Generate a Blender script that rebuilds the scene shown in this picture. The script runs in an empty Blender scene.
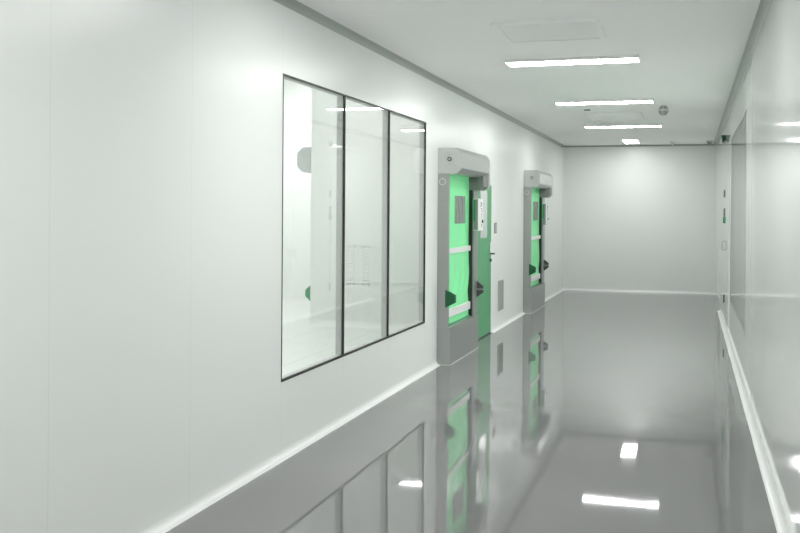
import bpy, bmesh, math, random
from mathutils import Vector, Matrix, noise
random.seed(4)
sc = bpy.context.scene
COL = sc.collection
PI = math.pi

# ------------------------------------------------------------------ place
W, H, L, NEAR = 2.726, 2.70, 18.415, -2.6      # corridor width, height, far end, end behind the viewer
TH = 0.05                                      # sandwich panel thickness
CAM = (2.2967, 0.0, 1.4523)
FPX, YAW, ROLL, HORY = 976.45, 0.2894, 0.0066, 211.32
WY0, WY1, WZ0, WZ1 = 5.29, 8.515, 0.445, 2.257  # left window
MULL = (6.362, 7.405)
RY0, RY1, RZ0, RZ1 = 8.42, 11.55, 0.445, 2.30   # right window

# ------------------------------------------------------------------ materials
def mat(name, col, rough=0.5, metal=0.0, emit=None, estr=0.0, coat=0.0, coat_rough=0.05, spec=0.5, ior=1.5):
    m = bpy.data.materials.new(name); m.use_nodes = True
    b = m.node_tree.nodes['Principled BSDF']
    b.inputs['Base Color'].default_value = (*col, 1)
    b.inputs['Roughness'].default_value = rough
    b.inputs['Metallic'].default_value = metal
    b.inputs['IOR'].default_value = ior
    b.inputs['Specular IOR Level'].default_value = spec
    b.inputs['Coat Weight'].default_value = coat
    b.inputs['Coat Roughness'].default_value = coat_rough
    if emit:
        b.inputs['Emission Color'].default_value = (*emit, 1)
        b.inputs['Emission Strength'].default_value = estr
    return m

def nodes(m):
    nt = m.node_tree
    return nt, nt.nodes, nt.links, nt.nodes['Principled BSDF']

def math_node(nt, op, a, b=None):
    n = nt.nodes.new('ShaderNodeMath'); n.operation = op
    for i, v in enumerate((a, b)):
        if v is None: continue
        if hasattr(v, 'is_output'): nt.links.new(v, n.inputs[i])
        else: n.inputs[i].default_value = v
    return n.outputs[0]

def add_bump(m, scale, strength, dist, stretch=(1, 1, 1), detail=2.0, coat=False):
    nt, N, K, b = nodes(m)
    tc = N.new('ShaderNodeTexCoord'); mp = N.new('ShaderNodeMapping')
    mp.inputs['Scale'].default_value = stretch
    no = N.new('ShaderNodeTexNoise'); no.inputs['Scale'].default_value = scale; no.inputs['Detail'].default_value = detail
    bp = N.new('ShaderNodeBump'); bp.inputs['Strength'].default_value = strength; bp.inputs['Distance'].default_value = dist
    K.new(tc.outputs['Object'], mp.inputs['Vector']); K.new(mp.outputs['Vector'], no.inputs['Vector'])
    K.new(no.outputs['Fac'], bp.inputs['Height'])
    K.new(bp.outputs['Normal'], b.inputs['Normal'])
    if coat: K.new(bp.outputs['Normal'], b.inputs['Coat Normal'])

def joints(m, axis, first, pitch, width, col, dark):
    """thin joint lines between the wall or floor panels"""
    nt, N, K, b = nodes(m)
    tc = N.new('ShaderNodeTexCoord'); sp = N.new('ShaderNodeSeparateXYZ'); K.new(tc.outputs['Object'], sp.inputs[0])
    fac = None
    for ax, f0 in zip(axis, first):
        v = math_node(nt, 'SUBTRACT', sp.outputs[ax], f0 - width / 2)
        v = math_node(nt, 'DIVIDE', v, pitch)
        v = math_node(nt, 'FRACT', v)
        v = math_node(nt, 'LESS_THAN', v, width / pitch)
        fac = v if fac is None else math_node(nt, 'MAXIMUM', fac, v)
    mx = N.new('ShaderNodeMix'); mx.data_type = 'RGBA'
    K.new(fac, mx.inputs['Factor'])
    mx.inputs['A'].default_value = (*col, 1); mx.inputs['B'].default_value = (*dark, 1)
    K.new(mx.outputs['Result'], b.inputs['Base Color'])

CEILC = (0.96, 0.955, 0.955)
WALLC = (0.845, 0.87, 0.85)
M = {}
M['wall'] = mat('painted_steel_panel', WALLC, 0.29, spec=0.3)
joints(M['wall'], (1,), (4.205,), 1.08, 0.003, WALLC, (0.75, 0.77, 0.755))
M['wall_gloss'] = mat('glossy_steel_panel', WALLC, 0.055, spec=0.5)
joints(M['wall_gloss'], (1,), (3.1,), 1.08, 0.003, WALLC, (0.7, 0.72, 0.7))
M['wall_far'] = mat('painted_end_panel', WALLC, 0.3)
M['ceiling'] = mat('ceiling_panel', CEILC, 0.6, spec=0.12)
joints(M['ceiling'], (1,), (0.6,), 1.08, 0.003, CEILC, (0.78, 0.79, 0.78))
def flecks(m):
    """fine flecks in the resin: the gloss varies from grain to grain"""
    nt, N, K, b = nodes(m)
    tc = N.new('ShaderNodeTexCoord'); wn = N.new('ShaderNodeTexNoise'); wn.inputs['Scale'].default_value = 900.0; wn.inputs['Detail'].default_value = 0.0
    mr = N.new('ShaderNodeMapRange'); mr.inputs['From Min'].default_value = 0.25; mr.inputs['From Max'].default_value = 0.75
    mr.inputs['To Min'].default_value = 0.10; mr.inputs['To Max'].default_value = 0.95
    K.new(tc.outputs['Object'], wn.inputs['Vector']); K.new(wn.outputs['Fac'], mr.inputs['Value'])
    K.new(mr.outputs['Result'], b.inputs['Specular IOR Level'])
M['cove'] = mat('white_cove_profile', (0.84, 0.85, 0.84), 0.3)
M['cove_ceiling'] = mat('shaded_cove_profile', (0.40, 0.43, 0.41), 0.35)  # darker than the skirting: shade of the concave corner put into the colour
M['floor'] = mat('grey_epoxy', (0.203, 0.203, 0.203), 0.03, spec=0.5, ior=1.6)
flecks(M['floor'])
M['steel'] = mat('brushed_stainless', (0.42, 0.425, 0.42), 0.33, metal=0.75)
add_bump(M['steel'], 40, 0.03, 0.002, (1, 1, 0.05))
M['steel_dark'] = mat('dull_stainless', (0.24, 0.245, 0.24), 0.5, metal=0.2)
M['steel_hood'] = mat('stainless_lit_hood', (0.63, 0.635, 0.63), 0.28, metal=0.75)  # lightened: the bright opposite wall mirrored in the hood front, put into colour
M['steel_light'] = mat('bright_trim', (0.78, 0.79, 0.78), 0.35, metal=0.1)
M['rubber'] = mat('black_seal', (0.022, 0.023, 0.022), 0.45)
M['dark'] = mat('dark_grey_plastic', (0.07, 0.075, 0.072), 0.45)
M['mid'] = mat('mid_grey_plastic', (0.28, 0.29, 0.28), 0.45)
M['white'] = mat('white_plastic', (0.82, 0.83, 0.82), 0.4)
M['white_bright'] = mat('white_enamel', (0.95, 0.955, 0.95), 0.4)
M['green_door'] = mat('green_painted_door', (0.07, 0.35, 0.145), 0.35)
M['green_dark'] = mat('dark_green_plastic', (0.012, 0.11, 0.045), 0.4)
M['green_mid'] = mat('green_plastic', (0.03, 0.27, 0.11), 0.4)
M['panel_grey'] = mat('grey_vision_pane', (0.60, 0.62, 0.605), 0.2)
M['octagon'] = mat('grey_cover', (0.54, 0.56, 0.55), 0.5)
M['panel_light_grey'] = mat('pale_louvre', (0.78, 0.79, 0.78), 0.5)
M['mark'] = mat('black_print', (0.03, 0.03, 0.03), 0.6)
M['grille'] = mat('grey_grille', (0.42, 0.43, 0.42), 0.5)
M['inner_wall'] = mat('inner_room_panel', (0.86, 0.885, 0.865), 0.35)
M['inner_part'] = mat('inner_partition_panel', (0.80, 0.81, 0.80), 0.35)
M['inner_floor'] = mat('raised_floor_tile', (0.74, 0.76, 0.745), 0.3)
joints(M['inner_floor'], (0, 1), (-0.65, 3.0), 0.70, 0.012, (0.74, 0.76, 0.745), (0.52, 0.54, 0.53))
M['dim_room'] = mat('annex_panel', (0.85, 0.86, 0.85), 0.6)
M['lamp'] = mat('lamp_diffuser', (0.9, 0.9, 0.9), 0.4, emit=(1.0, 0.993, 0.99), estr=10.5)
M['lamp_panel'] = mat('panel_diffuser', (0.9, 0.9, 0.9), 0.4, emit=(1.0, 0.993, 0.99), estr=8.0)

M['lamp_added'] = mat('added_panel_diffuser', (0.9, 0.9, 0.9), 0.4, emit=(1.0, 0.993, 0.99), estr=2.6)  # emitter of the unseen lamps added behind the windows and the farther door
for k in ('lamp', 'lamp_panel', 'lamp_added'): M[k].cycles.emission_sampling = 'FRONT'
# green PVC curtain: lets some light of the room behind through
def curtain_mat():
    m = bpy.data.materials.new('green_pvc_curtain'); m.use_nodes = True
    nt, N, K, b = nodes(m)
    b.inputs['Base Color'].default_value = (0.27, 0.90, 0.42, 1); b.inputs['Roughness'].default_value = 0.3
    tr = N.new('ShaderNodeBsdfTranslucent'); tr.inputs['Color'].default_value = (0.27, 0.90, 0.42, 1)
    mx = N.new('ShaderNodeMixShader'); mx.inputs[0].default_value = 0.3
    out = N['Material Output']
    K.new(b.outputs[0], mx.inputs[1]); K.new(tr.outputs[0], mx.inputs[2]); K.new(mx.outputs[0], out.inputs[0])
    return m
M['curtain'] = curtain_mat()

def vinyl_mat():
    m = mat('clear_vinyl_window', (0.36, 0.38, 0.365), 0.12, spec=0.7)
    nt, N, K, b = nodes(m)
    tc = N.new('ShaderNodeTexCoord'); wv = N.new('ShaderNodeTexWave')
    wv.inputs['Scale'].default_value = 5.0; wv.inputs['Distortion'].default_value = 3.0; wv.inputs['Detail'].default_value = 1.0
    wv.bands_direction = 'Y'
    mp = N.new('ShaderNodeMapping'); mp.inputs['Scale'].default_value = (1, 1, 0.25)
    bp = N.new('ShaderNodeBump'); bp.inputs['Strength'].default_value = 0.9; bp.inputs['Distance'].default_value = 0.02
    K.new(tc.outputs['Object'], mp.inputs[0]); K.new(mp.outputs[0], wv.inputs['Vector'])
    K.new(wv.outputs['Fac'], bp.inputs['Height']); K.new(bp.outputs['Normal'], b.inputs['Normal'])
    return m
M['vinyl'] = vinyl_mat()

def glass_mat(name, tint):
    """thin pane: Fresnel share of mirror, the rest passes straight through"""
    m = bpy.data.materials.new(name); m.use_nodes = True
    nt = m.node_tree; N = nt.nodes; K = nt.links
    N.remove(N['Principled BSDF']); out = N['Material Output']
    geo = N.new('ShaderNodeNewGeometry'); mi = N.new('ShaderNodeMix')
    K.new(geo.outputs['Backfacing'], mi.inputs['Factor'])
    mi.inputs['A'].default_value = 1.5; mi.inputs['B'].default_value = 1 / 1.5
    fr = N.new('ShaderNodeFresnel'); K.new(mi.outputs['Result'], fr.inputs['IOR'])
    gl = N.new('ShaderNodeBsdfGlossy'); gl.inputs['Roughness'].default_value = 0.0
    tr = N.new('ShaderNodeBsdfTransparent'); tr.inputs['Color'].default_value = (*tint, 1)
    mx = N.new('ShaderNodeMixShader')
    K.new(fr.outputs[0], mx.inputs[0]); K.new(tr.outputs[0], mx.inputs[1]); K.new(gl.outputs[0], mx.inputs[2])
    K.new(mx.outputs[0], out.inputs[0])
    return m
M['glass'] = glass_mat('window_glass', (0.98, 0.985, 0.98))
M['glass_grey'] = glass_mat('grey_window_glass', (0.93, 0.95, 0.94))

# ------------------------------------------------------------------ mesh helpers
def box(bm, a, b, bevel=0.0):
    x0, x1 = sorted((a[0], b[0])); y0, y1 = sorted((a[1], b[1])); z0, z1 = sorted((a[2], b[2]))
    vs = [bm.verts.new(p) for p in ((x0,y0,z0),(x1,y0,z0),(x1,y1,z0),(x0,y1,z0),(x0,y0,z1),(x1,y0,z1),(x1,y1,z1),(x0,y1,z1))]
    fs = [bm.faces.new([vs[i] for i in q]) for q in ((0,3,2,1),(4,5,6,7),(0,1,5,4),(1,2,6,5),(2,3,7,6),(3,0,4,7))]
    if bevel:
        es = list({e for f in fs for e in f.edges})
        bmesh.ops.bevel(bm, geom=es, offset=bevel, segments=2, affect='EDGES', profile=0.5)

def prism(bm, pts, axis, a, b):
    """pts: closed 2-D outline, extruded along axis from a to b"""
    def p3(u, v, w):
        return (w, u, v) if axis == 0 else (u, w, v) if axis == 1 else (u, v, w)
    lo = [bm.verts.new(p3(u, v, a)) for u, v in pts]; hi = [bm.verts.new(p3(u, v, b)) for u, v in pts]
    n = len(pts)
    bm.faces.new(lo); bm.faces.new(hi[::-1])
    for i in range(n): bm.faces.new((lo[i], hi[i], hi[(i + 1) % n], lo[(i + 1) % n]))

def cyl(bm, c, r0, r1, axis, a, b, n=20):
    def p3(u, v, w):
        return (w, u, v) if axis == 0 else (u, w, v) if axis == 1 else (u, v, w)
    lo = [bm.verts.new(p3(c[0] + r0*math.cos(2*PI*i/n), c[1] + r0*math.sin(2*PI*i/n), a)) for i in range(n)]
    hi = [bm.verts.new(p3(c[0] + r1*math.cos(2*PI*i/n), c[1] + r1*math.sin(2*PI*i/n), b)) for i in range(n)]
    bm.faces.new(lo); bm.faces.new(hi[::-1])
    for i in range(n): bm.faces.new((lo[i], hi[i], hi[(i+1) % n], lo[(i+1) % n]))

def tube(bm, pts, r, n=8):
    pts = [Vector(p) for p in pts]; rings = []
    for i, p in enumerate(pts):
        d = (pts[min(i+1, len(pts)-1)] - pts[max(i-1, 0)]).normalized()
        u = d.orthogonal().normalized() if i == 0 else (rings_u - d * rings_u.dot(d)).normalized()
        rings_u = u; v = d.cross(u)
        rings.append([bm.verts.new(p + r*(u*math.cos(2*PI*k/n) + v*math.sin(2*PI*k/n))) for k in range(n)])
    for A, B in zip(rings, rings[1:]):
        for k in range(n): bm.faces.new((A[k], A[(k+1) % n], B[(k+1) % n], B[k]))
    bm.faces.new(rings[0][::-1]); bm.faces.new(rings[-1])

def torus(bm, c, R, r, axis, n=24, k=8):
    vs = []
    for i in range(n):
        t = 2*PI*i/n; row = []
        for j in range(k):
            s = 2*PI*j/k; q = R + r*math.cos(s); u, v, w = q*math.cos(t), q*math.sin(t), r*math.sin(s)
            row.append(bm.verts.new({0: (c[0]+w, c[1]+u, c[2]+v), 1: (c[0]+u, c[1]+w, c[2]+v), 2: (c[0]+u, c[1]+v, c[2]+w)}[axis]))
        vs.append(row)
    for i in range(n):
        for j in range(k):
            bm.faces.new((vs[i][j], vs[(i+1) % n][j], vs[(i+1) % n][(j+1) % k], vs[i][(j+1) % k]))

def obj(name, bm, m, parent=None, smooth=False):
    bmesh.ops.recalc_face_normals(bm, faces=bm.faces[:])
    me = bpy.data.meshes.new(name); bm.to_mesh(me); bm.free()
    me.materials.append(M[m])
    o = bpy.data.objects.new(name, me); COL.objects.link(o)
    if parent:
        o.parent = parent                       # meshes of parts are in the thing's own frame
    if smooth:
        for p in me.polygons: p.use_smooth = True
        me.set_sharp_from_angle(angle=math.radians(35))
    return o

def B(*boxes, bevel=0.0):
    bm = bmesh.new()
    for a, b in boxes: box(bm, a, b, bevel)
    return bm

def empty(name, loc):
    o = bpy.data.objects.new(name, None); COL.objects.link(o); o.location = loc; o.empty_display_size = 0.1
    return o

def tag(o, label, cat, group=None, kind='thing'):
    o['label'] = label; o['category'] = cat
    if group: o['group'] = group
    if kind: o['kind'] = kind
    return o

def struct(o, label, cat):
    return tag(o, label, cat, kind='structure')

def copy_tree(o, parent=None):
    c = o.copy(); COL.objects.link(c)
    if parent: c.parent = parent
    for ch in list(o.children): copy_tree(ch, c)
    return c

# ------------------------------------------------------------------ the shell
def wall_x(name, m, x_face, x_back, y0, y1, z0, z1, holes):
    """a panel wall in a plane of constant x with rectangular openings"""
    ys = sorted({y0, y1, *[h[0] for h in holes], *[h[1] for h in holes]})
    zs = sorted({z0, z1, *[h[2] for h in holes], *[h[3] for h in holes]})
    solid = lambda i, j: 0 <= i < len(ys)-1 and 0 <= j < len(zs)-1 and not any(
        h[0] <= (ys[i]+ys[i+1])/2 <= h[1] and h[2] <= (zs[j]+zs[j+1])/2 <= h[3] for h in holes)
    bm = bmesh.new(); V = {}
    def v(x, i, j):
        k = (x, i, j)
        if k not in V: V[k] = bm.verts.new((x, ys[i], zs[j]))
        return V[k]
    for i in range(len(ys)-1):
        for j in range(len(zs)-1):
            if not solid(i, j): continue
            for x in (x_face, x_back): bm.faces.new((v(x,i,j), v(x,i+1,j), v(x,i+1,j+1), v(x,i,j+1)))
            for di, dj, e in ((-1,0,((i,j),(i,j+1))), (1,0,((i+1,j),(i+1,j+1))), (0,-1,((i,j),(i+1,j))), (0,1,((i,j+1),(i+1,j+1)))):
                if not solid(i+di, j+dj):
                    (a, b), (c, d) = e
                    bm.faces.new((v(x_face,a,b), v(x_face,c,d), v(x_back,c,d), v(x_back,a,b)))
    return obj(name, bm, m)

D1, D2 = 8.962, 13.93                # near edges of the two roll-up doors
o = wall_x('wall_left', 'wall', 0, -TH, NEAR, L, 0, H,
           [(WY0, WY1, WZ0, WZ1), (D1+0.05, D1+1.2, 0.36, 1.80), (D2+0.05, D2+1.2, 0.36, 1.80), (10.60, 11.55, 0.0, 2.02)])
struct(o, 'long glossy off-white panel wall with the window and the two roll-up doors', 'wall')
o = wall_x('wall_right', 'wall_gloss', W, W+TH, NEAR, L, 0, H, [(RY0, RY1, RZ0, RZ1)])
struct(o, 'glossy white panel wall along the right edge', 'wall')
o = obj('wall_far', B(((-TH, L, 0), (W+TH, L+TH, H))), 'wall_far'); struct(o, 'plain white wall closing the far end of the corridor', 'wall')
o = obj('wall_near', B(((-TH, NEAR-TH, 0), (W+TH, NEAR, H))), 'wall_far'); struct(o, 'plain white wall closing the viewer\'s end of the corridor', 'wall')
def floor_mesh():
    # poured resin: a hair of waviness left in the surface
    bm = bmesh.new(); nx, ny = 62, 470; V = []
    for j in range(ny + 1):
        y = NEAR - TH + (L + 2*TH - NEAR) * j / ny; row = []
        for i in range(nx + 1):
            x = -TH + (W + 2*TH) * i / nx
            n = noise.noise((x*3.1, y*3.1, 0.3)) + 0.5*noise.noise((x*7.3, y*7.3, 4.1)) + 1.2*noise.noise((x*1.1, y*1.1, 9.0))
            row.append(bm.verts.new((x, y, WAVE * n)))
        V.append(row)
    for j in range(ny):
        for i in range(nx): bm.faces.new((V[j][i], V[j][i+1], V[j+1][i+1], V[j+1][i]))
    box(bm, (-TH, NEAR-TH, -0.1), (W+TH, L+TH, -0.01))
    return bm
WAVE = 0.00022
o = obj('floor', floor_mesh(), 'floor', smooth=True); struct(o, 'mirror-glossy grey epoxy corridor floor', 'floor')
o = obj('ceiling', B(((-TH, NEAR-TH, H), (W+TH, L+TH, H+0.1))), 'ceiling'); struct(o, 'white panel ceiling of the corridor', 'ceiling')

def cove_profile(r, n=7):
    pts = [(0, 0)]
    for i in range(n + 1):
        t = PI/2 * i / n
        pts.append((r - r*math.sin(t), r - r*math.cos(t)))
    return pts
def cove(name, m, r, runs, label):
    """runs: (axis, corner u, corner v, sign u, sign v, a, b)"""
    bm = bmesh.new()
    for ax, u, v, su, sv, a, b in runs:
        prism(bm, [(u + su*p, v + sv*q) for p, q in cove_profile(r)], ax, a, b)
    o = obj(name, bm, m, smooth=True); struct(o, label, 'trim')
R1, R2 = 0.043, 0.046
cove('baseboard_left', 'cove', R1, [(1, 0, 0, 1, 1, NEAR, D1-0.002), (1, 0, 0, 1, 1, 10.255, 10.58), (1, 0, 0, 1, 1, 11.57, D2-0.002), (1, 0, 0, 1, 1, D2+1.29, L)],
     'white rounded skirting cove along the left wall')
cove('baseboard_right', 'cove', R1, [(1, W, 0, -1, 1, NEAR, 15.3)], 'white rounded skirting cove along the right wall')
cove('baseboard_far', 'cove', R1, [(0, L, 0, -1, 1, 0, W)], 'white rounded skirting cove under the far wall')
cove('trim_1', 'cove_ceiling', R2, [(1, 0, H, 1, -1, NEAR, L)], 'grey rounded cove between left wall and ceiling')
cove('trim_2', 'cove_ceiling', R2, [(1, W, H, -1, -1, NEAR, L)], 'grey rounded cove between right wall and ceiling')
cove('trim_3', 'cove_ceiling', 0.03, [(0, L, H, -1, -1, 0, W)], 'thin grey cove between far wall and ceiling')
cove('trim_4', 'cove', 0.035, [(2, 0, L, 1, -1, 0, H)], 'white upright cove in the far left corner')

# ------------------------------------------------------------------ left window (three panes, black edges)
win = empty('window_1', (0, WY0, WZ0))
struct(win, 'large three-pane window with thin black edges in the left wall', 'window')
hw, hh = WY1 - WY0, WZ1 - WZ0
e = 0.009
obj('window_frame', B(((-0.012, 0, 0), (0.003, hw, e+0.006)), ((-0.012, 0, hh-e), (0.003, hw, hh)),
                      ((-0.012, 0, e), (0.003, 0.008, hh-e)), ((-0.012, hw-0.012, e), (0.003, hw, hh-e))), 'rubber', win)
obj('window_lining', B(((-TH-0.004, 0.0, 0), (-0.013, hw, 0.012)), ((-TH-0.004, 0.0, hh-0.012), (-0.013, hw, hh)),
                       ((-TH-0.004, 0, 0.012), (-0.013, 0.012, hh-0.012)), ((-TH-0.004, hw-0.012, 0.012), (-0.013, hw, hh-0.012))), 'octagon', win)
edges = [0.0] + [y - WY0 for y in MULL] + [hw]
for y in edges[1:-1]:
    mu = obj('mullion', B(((-0.012, y-0.0065, e), (0.004, y+0.0065, hh-e))), 'rubber', win)
    obj('mullion_liner', B(((-TH-0.004, y-0.011, 0.012), (-0.0125, y+0.011, hh-0.012))), 'octagon', win)
for a, b in zip(edges, edges[1:]):
    obj('pane', B(((-0.009, a+0.012, e-0.004), (-0.003, b-0.012, hh-e+0.004))), 'glass', win)

# ------------------------------------------------------------------ room behind the left window
IX = -4.2; IH = 3.5
o = obj('floor_inner', B(((IX, 4.4, -0.1), (-TH, 15.55, 0.0))), 'inner_floor'); struct(o, 'pale raised tile floor of the room behind the window', 'floor')
o = obj('ceiling_inner', B(((IX, 4.4, IH), (-TH, 15.55, IH+0.1))), 'ceiling'); struct(o, 'white ceiling of the room behind the window', 'ceiling')
o = obj('wall_partition', B(((-2.31, 11.52, 0), (-TH, 11.57, IH))), 'inner_part'); struct(o, 'pale grey partition facing the viewer behind the window', 'wall')
o = obj('wall_inner_side', B(((-2.31, 11.57, 0), (-2.26, 15.5, IH)), ((-2.31, 15.5, 0), (-TH, 15.55, IH))), 'inner_part'); struct(o, 'partition side running away behind the window', 'wall')
o = obj('wall_inner_far', B(((IX, 14.2, 0), (-2.31, 14.25, IH))), 'inner_wall'); struct(o, 'pale green-white wall deepest in the room behind the window', 'wall')
o = obj('wall_inner_left', B(((IX-TH, 4.4, 0), (IX, 14.25, IH))), 'inner_wall'); struct(o, 'side wall of the room behind the window', 'wall')
o = obj('wall_inner_near', B(((IX, 4.35, 0), (-TH, 4.4, IH)), ((-TH, 4.4, H), (-0.002, 15.55, IH))), 'inner_wall'); struct(o, 'near wall of the room behind the window', 'wall')
cove('baseboard_inner', 'cove', 0.08, [(0, 11.52, 0, -1, 1, -2.31, -TH), (0, 14.2, 0, -1, 1, IX, -2.31)], 'white skirting inside the room behind the window')

def louvre(name, x0, x1, z0, z1, y, n, frame, slat):
    r = empty(name, ((x0+x1)/2, y, z0)); w = (x1-x0)/2; h = z1-z0
    obj('frame', B(((-w, -0.002, 0), (-w+0.02, 0, h)), ((w-0.02, -0.002, 0), (w, 0, h)), ((-w, -0.002, 0), (w, 0, 0.02)), ((-w, -0.002, h-0.02), (w, 0, h))), frame, r)
    bm = bmesh.new()
    for i in range(n):
        z = 0.022 + (h-0.044) * (i + 0.5) / n
        prism(bm, [(-0.009, z-0.20*h/n), (0.0, z+0.35*h/n), (0.0, z+0.1*h/n), (-0.009, z-0.35*h/n)], 0, -w+0.02, w-0.02)
    obj('slats', bm, slat, r)
    return r
g = louvre('louvre_vent', -1.82, -1.713, 0.53, 1.02, 11.52, 13, 'inner_part', 'inner_part')
tag(g, 'faint louvre panel through the middle window pane, nearer the left mullion', 'vent', 'louvres on the partition behind the window')
g = louvre('louvre_vent', -1.622, -1.516, 0.53, 1.02, 11.52, 13, 'inner_part', 'inner_part')
tag(g, 'faint louvre panel through the middle window pane, farther from the left mullion', 'vent', 'louvres on the partition behind the window')
o = obj('bumper_rail', B(((-1.464, 11.505, 0.562), (-0.5, 11.52, 0.59)), bevel=0.004), 'white')
tag(o, 'thin white horizontal rail on the partition seen through the window', 'rail')
# hood and sensor of a door round the partition corner
r = empty('inner_door_housing', (-2.31, 11.62, 0))
tag(r, 'grey octagonal door housing with green sensor, half hidden behind the partition', 'door housing')
def octa(cx_, cz_, w, h, c):
    return [(cx_-w+c, cz_-h), (cx_+w-c, cz_-h), (cx_+w, cz_-h+c), (cx_+w, cz_+h-c), (cx_+w-c, cz_+h), (cx_-w+c, cz_+h), (cx_-w, cz_+h-c), (cx_-w, cz_-h+c)]
bm = bmesh.new(); prism(bm, [(0.0, 1.945), (-0.16, 1.945), (-0.235, 2.02), (-0.235, 2.19), (-0.16, 2.265), (0.0, 2.265)], 1, 0, 1.6)
obj('hood', bm, 'octagon', r)
obj('guide_rail', B(((-0.045, 0.05, 0), (0, 0.13, 1.945))), 'inner_part', r)
bm = bmesh.new(); prism(bm, [(-0.045, 0.30), (-0.11, 0.36), (-0.11, 0.44), (-0.045, 0.50)], 1, 0, 0.05)
o = obj('sensor_cover', bm, 'green_mid', r); o['label'] = 'green angular sensor cover'
o = obj('wall_switch', B(((-3.78, 14.19, 0.72), (-3.62, 14.2, 0.86)), bevel=0.003), 'white')
tag(o, 'small white plate low on the deepest wall seen through the left pane', 'switch plate')

# ------------------------------------------------------------------ right window and what is behind it
win2 = empty('window_2', (W, RY0, RZ0)); struct(win2, 'grey reflecting window set flush in the right wall', 'window')
rw, rh = RY1-RY0, RZ1-RZ0
obj('window_frame', B(((-0.001, 0, 0), (0.03, rw, 0.012)), ((-0.001, 0, rh-0.012), (0.03, rw, rh)), ((-0.001, 0, 0.012), (0.03, 0.012, rh-0.012)), ((-0.001, rw-0.012, 0.012), (0.03, rw, rh-0.012))), 'mid', win2)
for i in range(3):
    a, b = rw*i/3, rw*(i+1)/3
    obj('pane', B(((0.002, a+0.012, 0.012), (0.008, b-(0.012 if i == 2 else -0.008), rh-0.012))), 'glass_grey', win2)
o = obj('wall_annex', B(((W+1.2, RY0-1, 0), (W+1.25, RY1+1, H)), ((W+TH, RY0-1.05, 0), (W+1.25, RY0-1, H)), ((W+TH, RY1+1, 0), (W+1.25, RY1+1.05, H))), 'dim_room'); struct(o, 'walls of the side room behind the right window', 'wall')
o = obj('floor_annex', B(((W+TH, RY0-1.05, -0.1), (W+1.25, RY1+1.05, 0))), 'dim_room'); struct(o, 'floor of the side room behind the right window', 'floor')
o = obj('ceiling_annex', B(((W+TH, RY0-1.05, H), (W+1.25, RY1+1.05, H+0.1))), 'dim_room'); struct(o, 'ceiling of the side room behind the right window', 'ceiling')

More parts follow.
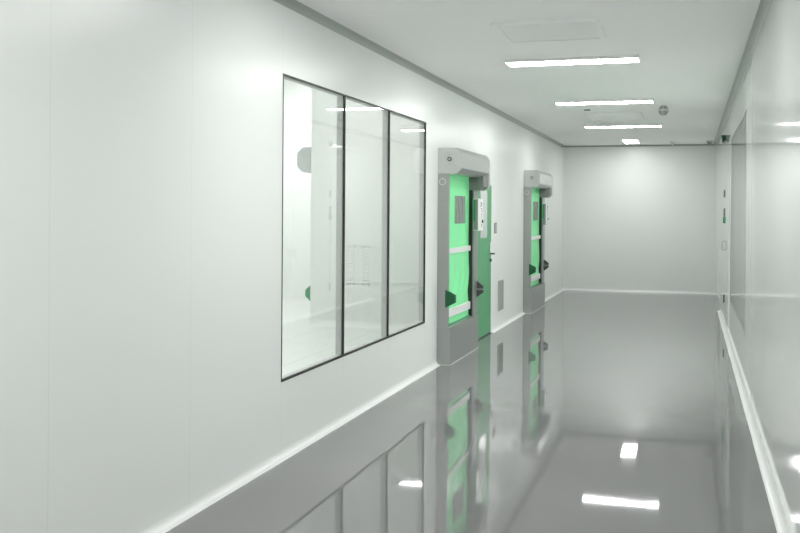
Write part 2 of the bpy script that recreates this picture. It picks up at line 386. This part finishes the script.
# ------------------------------------------------------------------ roll-up doors
DW = 1.285           # width along the wall
HP, KP = 0.232, 0.129  # hood and kick plate depth
CX = 0.065             # curtain plane
def curtain_mesh(y0, y1, z0, z1):
    bm = bmesh.new(); ny, nz = 36, 60; V = []
    for i in range(ny+1):
        row = []
        for j in range(nz+1):
            y = y0 + (y1-y0)*i/ny; z = z0 + (z1-z0)*j/nz
            t = (z-0.55)/0.5
            sag = 0.011*math.sin(26*y + 3*math.sin(4*z)) * math.exp(-((z-0.72)/0.16)**2) + 0.003*math.sin(17*y+5*z)*math.exp(-((z-1.2)/0.12)**2)
            x = CX + 0.012*math.sin(PI*(i/ny)) + sag
            row.append(bm.verts.new((x, y, z)))
        V.append(row)
    for i in range(ny):
        for j in range(nz): bm.faces.new((V[i][j], V[i+1][j], V[i+1][j+1], V[i][j+1]))
    return bm
def roll_up_door(y):
    r = empty('roll_up_door', (0, y, 0))
    # hood: chamfered steel casing across the top
    prof = [(0, 1.816), (0.185, 1.812), (HP, 1.862), (HP, 2.005), (0.188, 2.055), (0, 2.055)]
    bm = bmesh.new(); prism(bm, prof, 1, 0, DW+0.02); h = obj('hood', bm, 'steel_hood', r)
    bm = bmesh.new(); torus(bm, (0.112, -0.002, 1.949), 0.017, 0.005, 1); o = obj('cam_lock', bm, 'dark', h); o['label'] = 'dark round cam lock'
    for z in (1.995, 1.903):
        bm = bmesh.new(); cyl(bm, (0.112, z), 0.004, 0.004, 1, -0.003, 0.0, 10); obj('rivet', bm, 'mid', h)
    bm = bmesh.new(); prism(bm, [(0, 1.70), (HP-0.03, 1.70), (HP+0.004, 1.74), (HP+0.004, 2.0), (0.19, 2.059), (0, 2.059)], 1, DW+0.02, DW+0.125)
    o = obj('hood_end_cap', bm, 'steel_light', r); o['label'] = 'bright end cap'
    bm = bmesh.new(); prism(bm, [(0, 1.68), (HP-0.05, 1.68), (HP-0.012, 1.715), (HP-0.012, 1.83), (0, 1.83)], 1, 1.06, DW+0.02)
    o = obj('motor_cover', bm, 'steel_dark', r); o['label'] = 'darker steel motor cover under the hood'
    # jambs
    j = obj('jamb', B(((0, 0, 0.36), (0.108, 0.04, 1.812)), bevel=0.003), 'steel', r)
    bm = bmesh.new(); torus(bm, (0.045, -0.001, 1.735), 0.030, 0.003, 1); obj('maker_mark', bm, 'steel_light', j)
    obj('jamb', B(((0, 1.09, 0.36), (0.118, DW-0.002, 1.68)), bevel=0.003), 'steel', r)
    obj('guide_seal', B(((0.02, 1.07, 0.362), (0.100, 1.09, 1.81))), 'rubber', r)
    # kick plate box with its top ledge
    kp = obj('kick_plate', B(((0, 0, 0.0), (KP, DW, 0.358)), bevel=0.004), 'steel', r)
    obj('base_strip', B(((0, -0.001, 0.0), (KP+0.002, DW, 0.006))), 'steel_light', kp)
    # curtain
    c = obj('curtain', curtain_mesh(0.045, 1.07, 0.36, 1.812), 'curtain', r, smooth=True)
    bm = bmesh.new(); bx = 0.004
    obj('crossbar', B(((CX-0.004, 0.042, 1.045), (CX+0.022, 1.07, 1.098)), bevel=0.004), 'white', c)
    obj('crossbar', B(((CX-0.004, 0.042, 0.435), (CX+0.022, 1.07, 0.515)), bevel=0.004), 'white', c)
    obj('bottom_bar', B(((CX-0.008, 0.042, 0.357), (CX+0.018, 1.07, 0.372)), bevel=0.003), 'green_mid', c)
    obj('curtain_window', B(((CX+0.010, 0.38, 1.335), (CX+0.022, 0.80, 1.61)), bevel=0.002), 'vinyl', c)
    # sensors
    def sensor(y0, y1, x0, x1, z0, z1, m, name='sensor_cover'):
        bm = bmesh.new(); prism(bm, [(x0, z0), (x1, z0+0.05), (x1, z1-0.05), (x0, z1)], 1, y0, y1)
        return obj(name, bm, m, r)
    s = sensor(-0.014, 0.028, 0.082, 0.178, 0.545, 0.715, 'green_dark'); s['label'] = 'dark green angular sensor cover'
    s = sensor(DW-0.045, DW-0.004, 0.118, 0.185, 0.545, 0.715, 'dark'); s['label'] = 'black angular sensor cover'
    o = obj('sensor_band', B(((0.118, DW-0.047, 0.62), (0.187, DW-0.003, 0.638))), 'mid', s)
    s = sensor(-0.014, 0.028, -0.160, -0.085, 0.545, 0.715, 'green_dark'); s['label'] = 'green sensor cover on the room side'
    obj('rear_jamb', B(((-0.115, 0, 0.0), (-TH-0.001, 0.04, 1.9)), bevel=0.003), 'steel_light', r)
    # control box on the far jamb
    b = obj('control_box', B(((0.118, 1.02, 1.255), (0.175, 1.275, 1.59)), bevel=0.003), 'white', r)
    o = obj('box_side', B(((0.122, 1.016, 1.262), (0.172, 1.021, 1.583))), 'mid', b); o['label'] = 'grey side of the control box'
    o = obj('indicator_strip', B(((0.124, 1.013, 1.36), (0.146, 1.017, 1.575))), 'green_mid', b)
    for yy, z, w, h in ((1.17,1.545,.05,.012),(1.20,1.53,.02,.03),(1.15,1.515,.03,.014),(1.19,1.485,.035,.012),(1.22,1.46,.02,.02),(1.205,1.425,.014,.03),(1.215,1.395,.016,.02),(1.20,1.31,.012,.03)):
        o = obj('symbol', B(((0.175, yy-w/2, z-h/2), (0.1765, yy+w/2, z+h/2))), 'mark', b); o['label'] = 'black printed symbol'
    bm = bmesh.new(); cyl(bm, (1.225, 1.352), 0.018, 0.016, 0, 0.175, 0.186, 16); o = obj('push_button', bm, 'green_dark', b); o['label'] = 'green push button'
    return r
door1 = roll_up_door(D1)
tag(door1, 'nearer green roll-up door in steel housing beside the window', 'roll-up door', 'green roll-up doors in the left wall')
door2 = copy_tree(door1); door2.location = (0, D2, 0)
tag(door2, 'farther green roll-up door in steel housing, close to the far wall', 'roll-up door', 'green roll-up doors in the left wall')

# ------------------------------------------------------------------ green hinged door
d = empty('door_1', (0, 10.60, 0)); struct(d, 'dark green hinged door just beyond the nearer roll-up door', 'door')
leaf = obj('leaf', B(((-0.045, 0.012, 0.014), (0.004, 0.938, 2.005)), bevel=0.003), 'green_door', d)
obj('door_frame', B(((-0.04, 0, 0), (0.002, 0.010, 2.018)), ((-0.04, 0.940, 0), (0.002, 0.95, 2.018)), ((-0.04, 0.010, 2.007), (0.002, 0.940, 2.018))), 'steel', d)
o = obj('threshold_seal', B(((-0.04, 0.012, 0.0), (0.003, 0.938, 0.013))), 'rubber', d)
o = obj('vision_pane', B(((0.002, 0.30, 1.15), (0.0065, 0.68, 1.70))), 'panel_grey', d); o['label'] = 'grey glazed panel'
hp = obj('handle_plate', B(((0.004, 0.865, 0.965), (0.012, 0.915, 1.09)), bevel=0.002), 'white', d)
bm = bmesh.new(); tube(bm, [(0.006, 0.89, 0.955), (0.05, 0.89, 0.955), (0.056, 0.885, 0.955), (0.058, 0.79, 0.955)], 0.009)
obj('lever_handle', bm, 'dark', d, smooth=True)
bm = bmesh.new(); cyl(bm, (0.885, 0.875), 0.018, 0.018, 0, 0.004, 0.022, 14); obj('lock_cylinder', bm, 'dark', d)

# ------------------------------------------------------------------ small things on the left wall
o = empty('wall_switch', (0, 11.80, 1.255))
obj('plate', B(((0, -0.065, -0.065), (0.010, 0.065, 0.065)), bevel=0.003), 'mid', o)
obj('rocker', B(((0.010, -0.04, -0.05), (0.014, 0.04, 0.05)), bevel=0.002), 'grille', o)
tag(o, 'small grey wall switch right of the green hinged door', 'switch')
r = empty('louvre_grille', (0, 12.17, 0.215))
obj('frame', B(((0, -0.165, 0), (0.012, -0.145, 0.375)), ((0, 0.145, 0), (0.012, 0.165, 0.375)), ((0, -0.145, 0), (0.012, 0.145, 0.02)), ((0, -0.145, 0.355), (0.012, 0.145, 0.375))), 'grille', r)
obj('backing', B(((0, -0.145, 0.02), (0.002, 0.145, 0.355))), 'dark', r)
bm = bmesh.new()
for i in range(14):
    z = 0.03 + i*0.0238
    vs = [bm.verts.new(p) for p in ((0.002,-0.145,z+0.012),(0.010,-0.145,z),(0.010,-0.145,z+0.005),(0.002,-0.145,z+0.017),(0.002,0.145,z+0.012),(0.010,0.145,z),(0.010,0.145,z+0.005),(0.002,0.145,z+0.017))]
    for q in ((0,1,2,3),(4,7,6,5),(0,4,5,1),(1,5,6,2),(2,6,7,3),(3,7,4,0)): bm.faces.new([vs[k] for k in q])
obj('slats', bm, 'grille', r)
tag(r, 'low grey louvre grille in the left wall between the two roll-up doors', 'vent')

# ------------------------------------------------------------------ right wall: hatch, grille, alarm
HM = 13.30
r = empty('service_hatch', (W, HM, 0.12)); tag(r, 'flush white double-leaf service hatch with pull handle in the right wall', 'hatch')
for a, b in ((-1.36, -0.006), (0.006, 1.5)):
    obj('door_leaf', B(((-0.012, a, 0), (-0.001, b, 1.80)), bevel=0.003), 'wall_gloss', r)
obj('joint_strip', B(((-0.005, -0.006, 0), (0, 0.006, 1.80))), 'mid', r)
bm = bmesh.new(); tube(bm, [(-0.012, 0, 0.860), (-0.026, 0, 0.860), (-0.036, 0, 0.874), (-0.036, 0, 0.962), (-0.026, 0, 0.976), (-0.012, 0, 0.976)], 0.007)
o = obj('pull_handle', bm, 'grille', r, smooth=True); o['label'] = 'grey metal pull handle'
for z0, z1 in ((1.54, 1.635), (1.29, 1.40), (0.18, 0.285)):
    o = obj('hinge', B(((-0.022, -0.03, z0), (-0.010, 0.03, z1)), bevel=0.004), 'dark', r); o['label'] = 'dark metal hinge'
o = obj('release_button', B(((-0.030, -0.05, 1.205), (-0.010, 0.04, 1.288)), bevel=0.005), 'green_mid', r); o['label'] = 'green square release button'
r = empty('louvre_grille', (W, 15.8, 0.15)); tag(r, 'tall pale louvre grille low on the right wall beyond the hatch', 'vent')
obj('frame', B(((-0.010, -0.72, 0), (0, -0.69, 0.73)), ((-0.010, 0.69, 0), (0, 0.72, 0.73)), ((-0.010, -0.69, 0), (0, 0.69, 0.02)), ((-0.010, -0.69, 0.71), (0, 0.69, 0.73))), 'panel_light_grey', r)
bm = bmesh.new()
for i in range(22):
    z = 0.03 + i*0.0308
    box(bm, (-0.008, -0.69, z), (0.0, 0.69, z+0.018))
obj('slats', bm, 'panel_light_grey', r)
r = empty('alarm_beacon', (W, HM, 2.37)); tag(r, 'dark green tapered alarm beacon high on the right wall', 'alarm')
obj('bracket', B(((-0.012, -0.03, 0.02), (0, 0.03, 0.095)), bevel=0.002), 'dark', r)
bm = bmesh.new(); cyl(bm, (-0.030, 0), 0.018, 0.026, 2, 0.022, 0.075, 18); obj('lens', bm, 'green_dark', r, smooth=True)
bm = bmesh.new(); cyl(bm, (-0.030, 0), 0.028, 0.028, 2, 0.075, 0.095, 18); obj('cap', bm, 'dark', r, smooth=True)
bm = bmesh.new(); cyl(bm, (-0.030, 0), 0.010, 0.016, 2, 0.0, 0.022, 18); obj('tip', bm, 'dark', r, smooth=True)

# ------------------------------------------------------------------ ceiling things
def tube_light(y, label):
    r = empty('ceiling_light', (1.363, y, H)); tag(r, label, 'ceiling light', 'linear ceiling lights along the corridor')
    a, b, t = 0.532, 0.115, 0.007
    obj('housing', B(((-a, -b, -0.026), (a, -b+t, 0)), ((-a, b-t, -0.026), (a, b, 0)), ((-a, -b+t, -0.026), (-a+t, b-t, 0)), ((a-t, -b+t, -0.026), (a, b-t, 0))), 'white', r)
    obj('diffuser', B(((-a+t, -b+t, -0.027), (a-t, b-t, -0.002))), 'lamp', r)
    return r
for y, lb in ((8.02, 'lit linear ceiling light right behind the large pale square vent'),
              (11.07, 'lit linear ceiling light just in front of the smaller ceiling vent'),
              (14.22, 'lit linear ceiling light between the smaller vent and the short square lamp'),
              (4.94, 'added unseen linear ceiling light level with the near edge of the left window'),  # this and the next two continue the row unseen, added to light the corridor
              (1.84, 'added unseen linear ceiling light above the viewer'),
              (-1.26, 'added unseen linear ceiling light nearest the wall behind the viewer')):
    tube_light(y, lb)
r = empty('panel_light', (1.30, 17.35, H)); tag(r, 'short bright panel light on the ceiling closest to the far wall', 'ceiling light')
obj('frame', B(((-0.135, -0.43, -0.02), (0.135, -0.415, 0)), ((-0.135, 0.415, -0.02), (0.135, 0.43, 0)), ((-0.135, -0.415, -0.02), (-0.12, 0.415, 0)), ((0.12, -0.415, -0.02), (0.135, 0.415, 0))), 'white', r)
obj('diffuser', B(((-0.12, -0.415, -0.018), (0.12, 0.415, -0.002))), 'lamp_panel', r)
r = empty('panel_light', (-1.4, 6.4, IH)); tag(r, 'added unseen square panel light on the ceiling of the room behind the window', 'ceiling light')  # unseen lamp added to brighten the room behind the left window
obj('frame', B(((-0.62, -0.62, -0.02), (0.62, -0.6, 0)), ((-0.62, 0.6, -0.02), (0.62, 0.62, 0)), ((-0.62, -0.6, -0.02), (-0.6, 0.6, 0)), ((0.6, -0.6, -0.02), (0.62, 0.6, 0))), 'white', r)
obj('diffuser', B(((-0.6, -0.6, -0.018), (0.6, 0.6, -0.002))), 'lamp_added', r)
added_lamp = r
c = copy_tree(r); c.location = (-1.4, 9.9, IH); tag(c, 'added unseen square panel light near the partition in the room behind the window', 'ceiling light')  # second added lamp for the inner room, out of view

c = copy_tree(r); c.location = (-2.9, 12.9, IH); tag(c, 'added unseen square panel light beside the grey door housing behind the partition', 'ceiling light')  # third added lamp, brightens the deep corner past the partition

c = copy_tree(r); c.location = (W+0.62, 10.0, H); c.scale = (0.85, 1.9, 1.0); tag(c, 'added unseen square panel light on the ceiling of the room behind the right window', 'ceiling light')  # added out of view to brighten the right window from behind

c = copy_tree(r); c.location = (-1.2, 13.6, IH); c.scale = (0.8, 0.8, 1.0); tag(c, 'added unseen square panel light behind the farther roll-up door', 'ceiling light')  # added out of view so the farther curtain is lit from behind

def ceiling_vent(x0, x1, y0, y1, label, m_grille):
    r = empty('ceiling_vent', ((x0+x1)/2, (y0+y1)/2, H)); tag(r, label, 'ceiling vent', 'square vents in the corridor ceiling')
    a, b, t = (x1-x0)/2, (y1-y0)/2, 0.035
    bm = bmesh.new()
    for p, q in (((-a, -b), (a, -b+t)), ((-a, b-t), (a, b)), ((-a, -b+t), (-a+t, b-t)), ((a-t, -b+t), (a, b-t))):
        box(bm, (*p, -0.018), (*q, 0))
    obj('frame', bm, 'white_bright', r)
    bm = bmesh.new(); n = 16
    for i in range(n):
        y = -b + t + (2*b-2*t)*(i+0.1)/n; box(bm, (-a+t, y, -0.012), (a-t, y + 0.93*(2*b-2*t)/n, -0.004))
    obj('slats', bm, m_grille, r)
    obj('backing', B(((-a+t, -b+t, -0.003), (a-t, b-t, 0))), 'octagon', r)
ceiling_vent(1.02, 1.71, 6.36, 7.06, 'large pale square vent in the ceiling nearest the viewer', 'white_bright')
ceiling_vent(1.01, 1.70, 12.45, 13.30, 'smaller looking vent between the second and third lit ceiling lights', 'white_bright')
r = empty('smoke_detector', (1.985, 11.78, H)); tag(r, 'round grey smoke detector on the ceiling right of the lights', 'smoke detector')
bm = bmesh.new(); cyl(bm, (0, 0), 0.056, 0.040, 2, -0.04, 0.0, 28); obj('base', bm, 'grille', r, smooth=True)
bm = bmesh.new(); cyl(bm, (0, 0), 0.056, 0.056, 2, -0.058, -0.04, 28); obj('light_band', bm, 'panel_grey', r, smooth=True)
bm = bmesh.new(); cyl(bm, (0, 0), 0.050, 0.058, 2, -0.082, -0.058, 28); o = obj('dome', bm, 'mid', r, smooth=True)
bm = bmesh.new(); cyl(bm, (0, 0), 0.028, 0.050, 2, -0.105, -0.082, 28); obj('dome_tip', bm, 'mid', o, smooth=True)
o = obj('ceiling_sensor', B(((1.05, 11.97, H-0.012), (1.12, 12.03, H)), bevel=0.003), 'mid'); tag(o, 'tiny grey rectangular sensor on the ceiling left of the smaller vent', 'sensor')
r = empty('sprinkler_head', (1.99, 17.6, H)); tag(r, 'small white cone-shaped sprinkler head on the ceiling near the far wall', 'sprinkler')
bm = bmesh.new(); cyl(bm, (0, 0), 0.05, 0.085, 2, -0.02, 0, 20); obj('rosette', bm, 'white', r, smooth=True)
bm = bmesh.new(); cyl(bm, (0, 0), 0.008, 0.04, 2, -0.075, -0.02, 16); obj('nozzle', bm, 'white', r, smooth=True)
r = empty('dome_camera', (2.60, 17.6, H)); tag(r, 'tiny grey dome camera in the far right ceiling corner', 'camera')
bm = bmesh.new(); cyl(bm, (0, 0), 0.05, 0.055, 2, -0.03, 0, 20); obj('base', bm, 'octagon', r, smooth=True)
bm = bmesh.new(); cyl(bm, (0, 0), 0.022, 0.042, 2, -0.065, -0.03, 20); obj('dome', bm, 'mid', r, smooth=True)

# ------------------------------------------------------------------ camera, world, colour
cam = bpy.data.cameras.new('camera'); co = bpy.data.objects.new('camera', cam); COL.objects.link(co)
cam.sensor_width = 36.0; cam.sensor_fit = 'HORIZONTAL'; cam.lens = FPX / 800 * 36.0
cam.shift_y = -(266.5 - HORY) / 800; cam.clip_start = 0.05; cam.clip_end = 100
Mx = Matrix.Rotation(YAW, 4, 'Z') @ Matrix.Rotation(PI/2, 4, 'X') @ Matrix.Rotation(ROLL, 4, 'Z')
co.matrix_world = Matrix.Translation(CAM) @ Mx
sc.camera = co
w = bpy.data.worlds.new('world'); sc.world = w; w.use_nodes = True
w.node_tree.nodes['Background'].inputs[0].default_value = (0.02, 0.02, 0.02, 1)
vs = sc.view_settings
vs.view_transform = 'Standard'; vs.look = 'None'; vs.gamma = 1.0; vs.use_curve_mapping = False
vs.exposure = 1.86
cy = sc.cycles
cy.use_denoising = True
cy.max_bounces = 14; cy.diffuse_bounces = 8; cy.glossy_bounces = 8; cy.transparent_max_bounces = 24
cy.sample_clamp_indirect = 4.0
